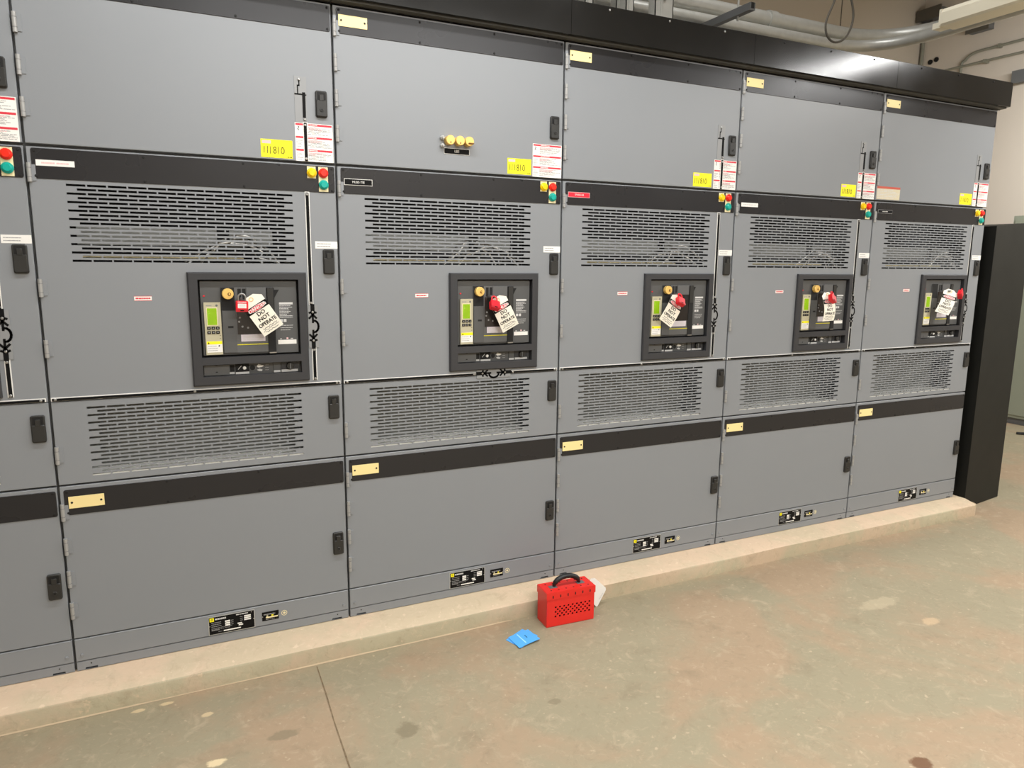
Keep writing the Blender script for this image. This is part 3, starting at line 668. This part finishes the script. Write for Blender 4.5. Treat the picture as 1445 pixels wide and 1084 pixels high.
# ------------------------------------------------------------------ lockout tags and padlocks hanging on the breakers
def lock_tag(i, label, cx, cz, ang, bend=0.0, twist=0.0, W=.077, L=.140, y=-.034, curl=0.0):
    """card tag: origin at its top centre; ang = lean of the long axis (radians, + = foot to the right)"""
    x0 = XS[i - 1]
    t = thing('lockout_tag', label, 'tag', (x0 + cx, y, FZ + cz), 'danger tags on the breakers')
    MR = Matrix.Rotation(twist, 4, 'Z')
    ca, sa = math.cos(ang), math.sin(ang)
    def surf(a, b, off=0.0):                                    # a across (-.5...5), b down (0..1)
        yy = -bend * math.sin(PI * b * .9) * L - curl * b * b * L * .5 - off
        sx = a * W; sz = -b * L
        sx += (-.10 * curl) * b * b * L * (3 if curl else 0)
        v = Vector((sx * ca - sz * sa * -1 * -1, yy, sz * ca - sx * sa * -1)) if 0 else Vector((sx * ca + (-sz) * sa, yy, sx * sa * 1.0 + sz * ca))
        return MR @ v
    m = MB(); NB, NA = 14, 6; th = .0007
    def half(b): return .5 if b > .12 else .20 + .30 * (b / .12)
    grid = []
    for ib in range(NB + 1):
        b = ib / NB if ib > 2 else (0, .06, .12)[ib]
        grid.append([surf((-half(b) + 2 * half(b) * ia / NA), b) for ia in range(NA + 1)])
    vs = [p for r in grid for p in r] + [p + Vector((0, th, 0)) for r in grid for p in r]; S = NA + 1; B0 = (NB + 1) * S; fs = []
    for r in range(NB):
        for a in range(NA):
            q = (r * S + a, r * S + a + 1, (r + 1) * S + a + 1, (r + 1) * S + a)
            fs.append(tuple(reversed(q))); fs.append(tuple(B0 + k for k in q))
    rim = [(0, a) for a in range(NA)] + [(r, NA) for r in range(NB)] + [(NB, a) for a in range(NA, 0, -1)] + [(r, 0) for r in range(NB, 0, -1)]
    ids = [r * S + a for r, a in rim]
    for a, b in zip(ids, ids[1:] + ids[:1]): fs.append((a, b, B0 + b, B0 + a))
    m.add(vs, fs, TAGW)
    def patch(a0, a1, b0, b1, mt, off, n=5):
        P = []
        for k in range(n + 1):
            b = b0 + (b1 - b0) * k / n; P.append(surf(a0, b, off)); P.append(surf(a1, b, off))
        m.add(P, [(2 * k + 1, 2 * k, 2 * k + 2, 2 * k + 3) for k in range(n)], mt)
    def words(s, b, size, mt, off, sx=1.0):
        v2, f2 = text2d(s)
        for du, dv in ((0, 0), (.0005, .0003), (-.0005, -.0003)): m.add([surf((size * sx * q[0] + du) / W, b - (size * q[1] + dv) / L, off) for q in v2], f2, mt)
    o = .0006
    patch(-.5, .5, .245, .40, BLACK, o)
    n = 28; el = [(.44 * math.cos(2 * PI * k / n), .322 + .062 * math.sin(2 * PI * k / n)) for k in range(n)]
    m.add([surf(a, b, 2 * o) for a, b in el], [tuple(range(n))], WHITE); m.add([surf(a * .95, .322 + (b - .322) * .86, 3 * o) for a, b in el], [tuple(range(n))], REDL)
    words('DANGER', .322, .0160, WHITE, 4 * o)
    words('DO', .475, .0192, BLACK, o); words('NOT', .605, .0192, BLACK, o); words('OPERATE', .742, .0182, BLACK, o, .88)
    rnd = random.Random(i)
    for b, w, mt in ((.835, .7, BLACK), (.885, .8, GREYD), (.935, .62, BLACK)):
        pts = [(-w / 2 + w * k / 16, b + rnd.uniform(-.016, .016)) for k in range(17)]
        for p, q in zip(pts, pts[1:]):
            m.add([surf(p[0], p[1], o), surf(p[0], p[1] + .011, o), surf(q[0], q[1] + .011, o), surf(q[0], q[1], o)], [(0, 1, 2, 3)], mt)
    m.build('card', t)
    m = MB(); k = 14
    ring = [surf(.085 * math.cos(2 * PI * q / k), .085 + .045 * math.sin(2 * PI * q / k), .0008) for q in range(k)]
    m.tube(ring, .0011, BRASS, 6, closed=True); m.build('eyelet', t)
    return t

def padlock(i, label, cx, cz, ang=0.0, yaw_=0.0, y=-.045, side=False, fold=0.0):
    """red lockout padlock: body, shackle, small white label"""
    x0 = XS[i - 1]
    t = thing('padlock', label, 'padlock', (x0 + cx, y, FZ + cz), 'red padlocks on the breakers', rot=(fold, -ang, yaw_))
    m = MB(); m.prism(rrect(-.0195, .0195, -.037, 0, .004), -.010, .010, LOCKR, ch=.002)
    m.box(-.0195, .0195, -.0108, -.010, -.0365, -.0275, mat('dark_red_plastic', (180, 12, 30), .35)); m.box(-.006, .006, -.0112, -.0108, -.034, -.030, BLACK)
    m.build('body', t)
    m = MB(); pts = [(-.0115, 0, -.006), (-.0115, 0, .012)] + [(-.0115 * math.cos(a), 0, .012 + .0115 * math.sin(a)) for a in [PI * k / 8 for k in range(1, 8)]] + [(.0115, 0, .012), (.0115, 0, -.006)]
    m.tube(pts, .0028, LOCKR if side else STEEL, 8); m.build('shackle', t)
    if not side:
        m = MB(); m.box(-.0135, .0135, -.0106, -.010, -.024, -.003, WHITE); m.rect(-.0135, .0135, -.009, -.005, -.0109, REDP); m.lines(-.011, .011, -.022, -.011, 3, -.0109, LGREYT, .4, 3, .3); m.build('paper_label', t)
    return t
lock_tag(1, 'white danger tag beside the padlock showing a white label, leaning to the right', .605, 1.250, R(33), bend=.04)
padlock(1, 'red padlock with a white label on its face, on the largest looking breaker', .581, 1.236, R(-2), y=-.045)
lock_tag(2, 'white danger tag leaning to the right, in the cabinet with three brass key locks', .603, 1.238, R(27), bend=.04)
padlock(2, 'red padlock lying flat across a right-leaning tag, in the three key lock cabinet', .588, 1.222, R(-14), y=-.052, side=True, fold=R(-35))
lock_tag(3, 'white danger tag leaning to the left, in the red nameplate cabinet', .590, 1.232, R(-32), bend=.04)
padlock(3, 'red padlock on a left-leaning tag, in the red nameplate cabinet', .580, 1.224, R(-24), y=-.052, side=True, fold=R(-35))
lock_tag(4, 'white danger tag hanging straight and curled at its foot, second breaker from the right', .588, 1.242, R(2), bend=.16, curl=.35, y=-.036)
padlock(4, 'red padlock tilted over a curled tag, second breaker from the right', .597, 1.226, R(-30), y=-.064, side=True, fold=R(-30))
lock_tag(5, 'white danger tag curling forward to a point, on the breaker nearest the black panel', .597, 1.250, R(-16), bend=.10, twist=R(-28), curl=.5, y=-.058)
padlock(5, 'red padlock sticking out sideways, on the breaker nearest the black panel', .655, 1.236, R(-50), y=-.078, side=True, yaw_=R(20))

# ------------------------------------------------------------------ red group lock box on the floor
bx = thing('lock_box', 'red metal group lock box with a black handle standing on the floor', 'lock box', (1.6525, -.2555, 0), rot=(0, 0, math.atan2(-.0111, .2162)))
BW, BD, BH = .2165, .0885, .150
m = MB(); H = []
for r in range(5):
    for k in range(9 if r % 2 == 0 else 8): H.append((.036 + k * .0192 + (.0096 if r % 2 else 0), .0435 + k * .0192 + (.0096 if r % 2 else 0), .0405 + r * .0098, .0475 + r * .0098))
m.panel(0, BW, 0.002, .122, H, BOXR, c=.002, t=.0015, depth=.004)
m.box(0, .0018, .003, BD, .002, .122, BOXR); m.box(BW - .0018, BW, .003, BD, .002, .122, BOXR); m.box(0, BW, BD - .0018, BD, .002, .122, BOXR); m.box(0.001, BW - .001, .002, BD - .001, .0005, .003, BOXR)
m.box(.004, BW - .004, .03, BD - .004, .006, .118, SLOTB)
m.build('body', bx)
m = MB(); e = .0025
m.prism([(-e, .119), (BW + e, .119), (BW + e, BH - .002), (BW + e - .003, BH), (-e + .003, BH), (-e, BH - .002)], -e, BD + e, BOXR)
for k in range(6):
    u = .026 + k * .0335
    m.prism(rrect(u - .0022, u + .0022, .1245, .1365, .002), -e - .0006, -e, SLOTB)
    for yy in (.016, BD - .014):
        n = 10; m.add([(u + .0034 * math.cos(2 * PI * q / n), yy + .0034 * math.sin(2 * PI * q / n), BH + .0004) for q in range(n)], [tuple(range(n))], SLOTB)
m.build('lid', bx)
for u in (.046, BW - .046):
    m = MB(); m.box(u - .017, u + .017, BD / 2 - .012, BD / 2 + .012, BH, BH + .0015, GREYD); m.box(u - .012, u + .012, BD / 2 - .006, BD / 2 + .006, BH + .0015, BH + .003, GREYD); m.build('handle_plate', bx, label='grey handle plate')
m = MB(); pts = [(BW / 2 + .057 * math.cos(a), BD / 2, BH + .002 + .037 * math.sin(a)) for a in [PI - PI * k / 14 for k in range(15)]]
m.tube(pts, [.0068] * 2 + [.0105] * 11 + [.0068] * 2, RUBBER, 12); m.build('handle', bx, label='black carrying handle')
# its white card tag
m = MB(); th = .0008
P = [(0, 0), (.012, .016), (.034, .012), (.100, -.050), (.101, -.062), (.056, -.121), (.047, -.122), (.002, -.07)]
n = len(P); y_ = lambda p: .0 - .0 * p[0]
m.add([(p[0], 0.02 * (p[0] / .09), p[1]) for p in P] + [(p[0], 0.02 * (p[0] / .09) + th, p[1]) for p in P], [tuple(reversed(range(n))), tuple(n + k for k in range(n))] + [(k, (k + 1) % n, n + (k + 1) % n, n + k) for k in range(n)], WHITE)
m.lines(.0, .03, -.0, .008, 1, -.002, WHITE, .5, 1, .2)
m.M = Matrix.Translation((.066, 0.0132, -.088)) @ Matrix.Rotation(R(-52), 4, 'Y') ; m.lines(-.006, .034, -.003, .004, 2, 0, GREYT, .2, 6, .3); m.M = None
simple(m, 'paper_tag', 'white card tag hanging at the right side of the red lock box', 'tag', loc=(1.884, -.195, .125))

# ------------------------------------------------------------------ blue cards on the floor
def card(name, label, poly, z, curve, mt, marks=True):
    m = MB(); NX = 10
    def S(s, t, o=0):                                          # bilinear sheet between four corners, one corner lifted
        a, b, c, d = [Vector((p[0], p[1], p[2])) for p in poly]
        v = a * (1 - s) * (1 - t) + b * s * (1 - t) + c * s * t + d * (1 - s) * t
        return v + Vector((0, 0, z + curve * math.sin(PI * s) * .6 + o))
    vs = [S(i / NX, j / NX) for j in range(NX + 1) for i in range(NX + 1)] + [S(i / NX, j / NX, -.0012) for j in range(NX + 1) for i in range(NX + 1)]
    S_ = NX + 1; B0 = S_ * S_; fs = []
    for j in range(NX):
        for i in range(NX):
            q = (j * S_ + i, j * S_ + i + 1, (j + 1) * S_ + i + 1, (j + 1) * S_ + i); fs += [q, tuple(B0 + k for k in reversed(q))]
    ids = [i for i in range(NX)] + [j * S_ + NX for j in range(NX)] + [NX * S_ + i for i in range(NX, 0, -1)] + [j * S_ for j in range(NX, 0, -1)]
    for a, b in zip(ids, ids[1:] + ids[:1]): fs.append((b, a, B0 + a, B0 + b))
    m.add(vs, fs, mt)
    if marks:
        for (s0, s1, t0, t1, mm) in ((.36, .41, .12, .92, BLUEL), (.60, .63, .42, .66, BLACK)):
            P = []
            for k in range(9):
                t = t0 + (t1 - t0) * k / 8; P += [S(s0, t, .0005), S(s1, t, .0005)]
            m.add(P, [(2 * k, 2 * k + 1, 2 * k + 3, 2 * k + 2) for k in range(8)], mm)
    return simple(m, name, label, 'card', 'blue cards on the floor')
card('blue_card', 'upper blue card with a pale stripe lying on the floor by the lock box', [(1.484, -.354, .001), (1.583, -.333, .006), (1.577, -.240, .001), (1.479, -.262, .0)], .0042, .003, BLUE)
card('blue_card', 'lower blue card showing as a rim under the striped blue card', [(1.494, -.350, .0), (1.594, -.292, .0), (1.560, -.222, .0), (1.465, -.271, .0)], .0014, .0, BLUE, False)

# ------------------------------------------------------------------ tall black panel standing past the end of the pad
m = MB()
A = Vector((4.655, -.018, 0)); B = Vector((5.096, .046, 0)); nn = Vector((-(B - A).y, (B - A).x, 0)).normalized() * .30
hA, hB = 1.606 + FZ, 1.640 + FZ
vs = []
for p, h in ((A, hA), (B, hB), (B + nn, hB), (A + nn, hA)): vs += [(p.x, p.y, 0.002), (p.x, p.y, h)]
m.add(vs, [(0, 2, 3, 1), (2, 4, 5, 3), (4, 6, 7, 5), (6, 0, 1, 7), (1, 3, 5, 7), (6, 4, 2, 0)], PANELB)
tp = m.build('black_panel'); tag(tp, 'tall black sheet metal panel standing on the floor past the last cabinet', 'panel')
# ------------------------------------------------------------------ pale green-grey cabinet by the right wall
cb = thing('storage_cabinet', 'pale green-grey metal cabinet by the right wall, behind the black panel', 'cabinet', (7.48, -.35, 0))
m = MB(); m.box(0, .68, 0, 1.9, .06, 1.93, CABG); m.build('body', cb)
m = MB(); m.box(.02, .66, .02, 1.88, 0, .06, GREYD); m.build('plinth', cb)
for a, b in ((.02, .62), (.64, 1.26), (1.28, 1.88)):
    m = MB(); m.box(-.012, 0, a, b, .09, 1.9, CABG); d = m.build('door', cb)
    m = MB(); m.box(-.03, -.012, a + .05, a + .075, .95, 1.1, STEEL); m.build('handle', d)

# ------------------------------------------------------------------ overhead services
def arc_path(p0, corner, p1, r, n=8):
    p0, c, p1 = Vector(p0), Vector(corner), Vector(p1); a = (p0 - c).normalized(); b = (p1 - c).normalized()
    s = c + a * r; e = c + b * r; out = [p0]
    for k in range(n + 1):
        t = k / n; out.append(s * (1 - t) ** 2 + c * 2 * t * (1 - t) + e * t * t)
    return out + [p1]
zz = FZ
def pipe(name, label, path, r, mt, cat, group=None, n=16, collars=()):
    o = MB(); o.tube(path, r, mt, n); ob = simple(o, name, label, cat, group)
    for (p, q) in collars:
        c = MB(); c.tube([p, q], r * 1.18, mt, n); c.build('coupling', ob)
    return ob
pipe('conduit', 'largest steel conduit above the hood, bending towards the lamp', arc_path((2.0, 1.32, 3.005 + zz), (5.30, 1.32, 3.005 + zz), (5.30, -2.5, 3.005 + zz), .55, 10), .050, GALV, 'conduit', 'steel conduits over the row', collars=[((4.1, 1.32, 3.005 + zz), (4.17, 1.32, 3.005 + zz))])
pipe('conduit', 'second steel conduit running just under the largest one', arc_path((2.0, 1.27, 2.905 + zz), (5.07, 1.27, 2.905 + zz), (5.07, -2.5, 2.915 + zz), .5, 10), .039, GALV, 'conduit', 'steel conduits over the row')
pipe('conduit', 'thin steel conduit lowest of the three over the hood', arc_path((2.0, 1.20, 2.79 + zz), (4.75, 1.20, 2.79 + zz), (4.75, 1.20, 2.2 + zz), .22, 8), .016, GALV, 'conduit', 'steel conduits over the row')
# trapeze support
tr = thing('trapeze_hanger', 'dark strut hanger with threaded rods carrying the conduits', 'hanger', (3.50, .8, 2.829 + zz))
m = MB(); m.box(-.02, .02, 0, .68, -.005, .036, GREYD); m.box(-.012, .012, -.001, .681, .005, .037, SLOTB); m.build('strut', tr)
for yy in (.12, .64):
    m = MB(); m.tube([(0, yy, -.03), (0, yy, 4.9 - 2.829 - zz)], .006, GALV, 8); m.build('rod', tr)
# steel strut frame standing on the cabinets behind the hood
sf = thing('strut_frame', 'galvanised strut frame standing up behind the hood', 'frame', (2.62, .78, 2.366 + zz))
for (a, b, y0) in ((.0, .05, 0), (.20, .32, .02), (.12, .17, .28), (-.22, -.17, .05)):
    m = MB(); h = 2.4
    m.box(a, b, y0, y0 + .004, 0, h, GALV); m.box(a, a + .005, y0, y0 + .06, 0, h, GALV); m.box(b - .005, b, y0, y0 + .06, 0, h, GALV)
    m.box(a + .3 * (b - a), a + .38 * (b - a), y0 - .004, y0, 0, h, GALV)
    for k in range(5): m.disc((a + b) / 2, .12 + .3 * k, .008, y0 - .004, y0, STEEL, 8)
    m.build('upright', sf)
m = MB(); m.tube([(-.20, .03, .06), (.05, .02, .30)], .018, GALV, 8); m.build('brace', sf)
# hanging loop of cable
m = MB(); pts = [(4.50, 1.05, 4.9), (4.48, 1.05, 4.0), (4.47, 1.05, 3.5), (4.452, 1.05, 3.31), (4.423, 1.05, 3.176), (4.361, 1.05, 3.037), (4.371, 1.045, 2.951), (4.433, 1.04, 2.915), (4.51, 1.035, 2.939), (4.569, 1.04, 3.004), (4.605, 1.05, 3.093), (4.589, 1.05, 3.166), (4.55, 1.06, 3.30), (4.52, 1.06, 3.55), (4.51, 1.06, 4.1), (4.505, 1.06, 4.9)]
def smooth(p, n=5):
    p = [Vector(q) for q in p]; o = []
    for i in range(len(p) - 1):
        a, b, c, d = p[max(0, i - 1)], p[i], p[i + 1], p[min(len(p) - 1, i + 2)]
        for k in range(n):
            t = k / n; o.append(0.5 * ((2 * b) + (c - a) * t + (2 * a - 5 * b + 4 * c - d) * t * t + (3 * b - a - 3 * c + d) * t ** 3))
    return o + [p[-1]]
m.tube(smooth(pts), .007, CABLE, 8); simple(m, 'hanging_cable', 'thin grey cable hanging in a loop in front of the conduits', 'cable')
# cream strip fixture running out over the aisle
fx = thing('strip_fixture', 'cream painted strip fixture hanging over the aisle at the top right', 'light fixture', (4.72, -.60, 2.80 + zz))
m = MB(); m.extr([(-.065, 0), (.065, 0), (.075, .012), (.075, .075), (.055, .10), (-.055, .10), (-.075, .075), (-.075, .012)], 0, 1.05, FIXT)
m.v = [(-p[1], p[0], p[2]) for p in m.v]; m.build('housing', fx)
m = MB(); m.box(-.07, .07, 1.05, 1.065, .004, .098, FIXT); m.box(-.045, .035, 1.065, 1.12, .002, .035, FIXT)
for u in (-.03, .02): m.tube([(u, 1.09, .035), (u, 1.09, .045)], .007, GREYD, 8)
m.build('end_cap', fx)
for yy in (.2, .85):
    m = MB(); m.tube([(0, yy, .1), (0, yy, 4.9 - 2.8 - zz)], .006, GALV, 8); m.build('rod', fx)
# things on the right wall
def straps(ob, pts, r):
    for (x, y, z) in pts:
        c = MB(); c.box(x - r - .002, WX - .002, y - .012, y + .012, z - r - .006, z + r + .006, CONDW); c.build('strap', ob)
def W_(y, z): return (WX - .03, y, z + zz)
wc = pipe('conduit', 'upper painted conduit curving along the right wall', smooth([W_(2.69, 2.6), W_(2.69, 3.44), W_(2.65, 3.55), W_(2.55, 3.605), W_(2.3, 3.61), W_(1.9, 3.612), W_(-1, 3.62)], 4), .014, CONDW, 'conduit', 'conduits on the right wall')
wd_ = pipe('conduit', 'lower painted conduit running straight along the right wall', [(WX - .06, 2.96, 3.49 + zz), (WX - .06, 1.9, 3.484 + zz), (WX - .06, -1, 3.48 + zz)], .012, CONDW, 'conduit', 'conduits on the right wall')
straps(wc, [W_(2.3, 3.61), W_(1.0, 3.615)], .014); straps(wd_, [(WX - .06, 2.42, 3.487 + zz), (WX - .06, 1.2, 3.483 + zz)], .012)
m = MB(); m.tube([(WX - .02, WY - .03, 0), (WX - .02, WY - .03, 4.2)], .02, CONDW, 10); simple(m, 'conduit', 'vertical painted conduit in the far corner of the room', 'conduit', 'conduits on the right wall')
for y, z, lab in ((3.07, 3.633, 'left one of two small black knockouts on the right wall'), (3.0, 3.645, 'right one of two small black knockouts on the right wall')):
    m = MB(); pts = [(0, y, z + zz)]
    m.tube([(WX - .012, y, z + zz), (WX, y, z + zz)], .026, SLOTB, 14); simple(m, 'wall_sleeve', lab, 'sleeve', 'black sleeves in the wall')
m = MB(); m.box(WX - .10, WX, 1.90, 2.09, 3.20 + zz, 3.30 + zz, GREYD); m.box(WX - .108, WX - .10, 1.89, 2.10, 3.19 + zz, 3.31 + zz, GREYD); simple(m, 'junction_box', 'grey junction box on the right wall at the photo edge', 'box')
m = MB(); m.box(WX - .14, WX, 2.92, 3.16, 4.06 + zz, 4.16 + zz, GREYD); m.box(WX - .16, WX - .14, 2.90, 3.18, 4.05 + zz, 4.17 + zz, CABLE); m.tube([(WX - .1, 3.18, 4.0 + zz), (WX - .1, 3.05, 4.0 + zz)], .03, SLOTB, 10); m.tube([(WX - .06, 3.05, 3.95 + zz), (WX - .06, 3.05, 4.1 + zz)], .02, CABLE, 8); simple(m, 'wall_bracket', 'dark bracket high on the right wall left of the fixture', 'bracket')
m = MB(); m.box(WX - .10, WX, 2.40, 2.62, 3.80 + zz, 3.87 + zz, GREYD); m.box(WX - .11, WX - .10, 2.39, 2.63, 3.79 + zz, 3.88 + zz, CABLE); simple(m, 'wall_bracket', 'dark flat bracket on the right wall under the fixture', 'bracket')
# scrap of cord on the far floor
m = MB(); m.tube(smooth([(7.06, 1.06, .012), (7.12, 1.02, .012), (7.18, 1.03, .02), (7.2, .98, .03), (7.22, .93, .012)], 4), .012, RUBBER, 8); simple(m, 'cord_scrap', 'short black scrap of cord on the far floor at the right edge', 'cord')

# ------------------------------------------------------------------ light: lamps hanging in the aisle, then added fill lamps
def lamp(name, loc, sx, sy, watts, col=(1, .99, .975), rot=(0, 0, 0)):
    L = bpy.data.lights.new(name, 'AREA'); L.shape = 'RECTANGLE'; L.size = sx; L.size_y = sy; L.energy = watts; L.color = col
    o = bpy.data.objects.new(name, L); COL.objects.link(o); o.location = loc; o.rotation_euler = rot
    return o
lamp('ceiling_or_fill_lamp', (1.1, -0.92, 3.02), 2.6, .12, 57)
lamp('ceiling_or_fill_lamp', (4.95, -2.0, 2.90), .2, 2.6, 92)
lamp('ceiling_or_fill_lamp', (-2.2, -1.9, 3.1), .14, 2.4, 33)
lamp('ceiling_or_fill_lamp', (2.0, -3.4, 3.1), 2.8, .2, 135)
lamp('ceiling_or_fill_lamp', (-2.6, -4.6, 3.3), 2.4, .14, 25)
lamp('ceiling_or_fill_lamp', (6.9, 0.3, 3.3), .2, 2.0, 58, rot=(0, R(-42), R(14)))  # added fill out of view, tilted to wash the right wall
lamp('ceiling_or_fill_lamp', (7.2, -0.4, 3.2), 1.2, .2, 42)  # added fill out of view, brightens the far floor
lamp('ceiling_or_fill_lamp', (2.6, -5.0, 3.3), 4.0, .3, 120, rot=(R(-38), 0, 0))  # added fill out of view, aimed at the front wall for bounce
lamp('ceiling_or_fill_lamp', (2.6, 0.2, 4.6), 3.0, .2, 60)  # added fill high over the conduits to brighten them
wd = bpy.data.worlds.new('room_air'); SC.world = wd; wd.use_nodes = True
wd.node_tree.nodes['Background'].inputs[0].default_value = (.9, .95, 1, 1); wd.node_tree.nodes['Background'].inputs[1].default_value = 0.02

SC.view_settings.view_transform = 'Standard'; SC.view_settings.look = 'None'; SC.view_settings.gamma = 1; SC.view_settings.use_curve_mapping = False
SC.view_settings.exposure = 0.0
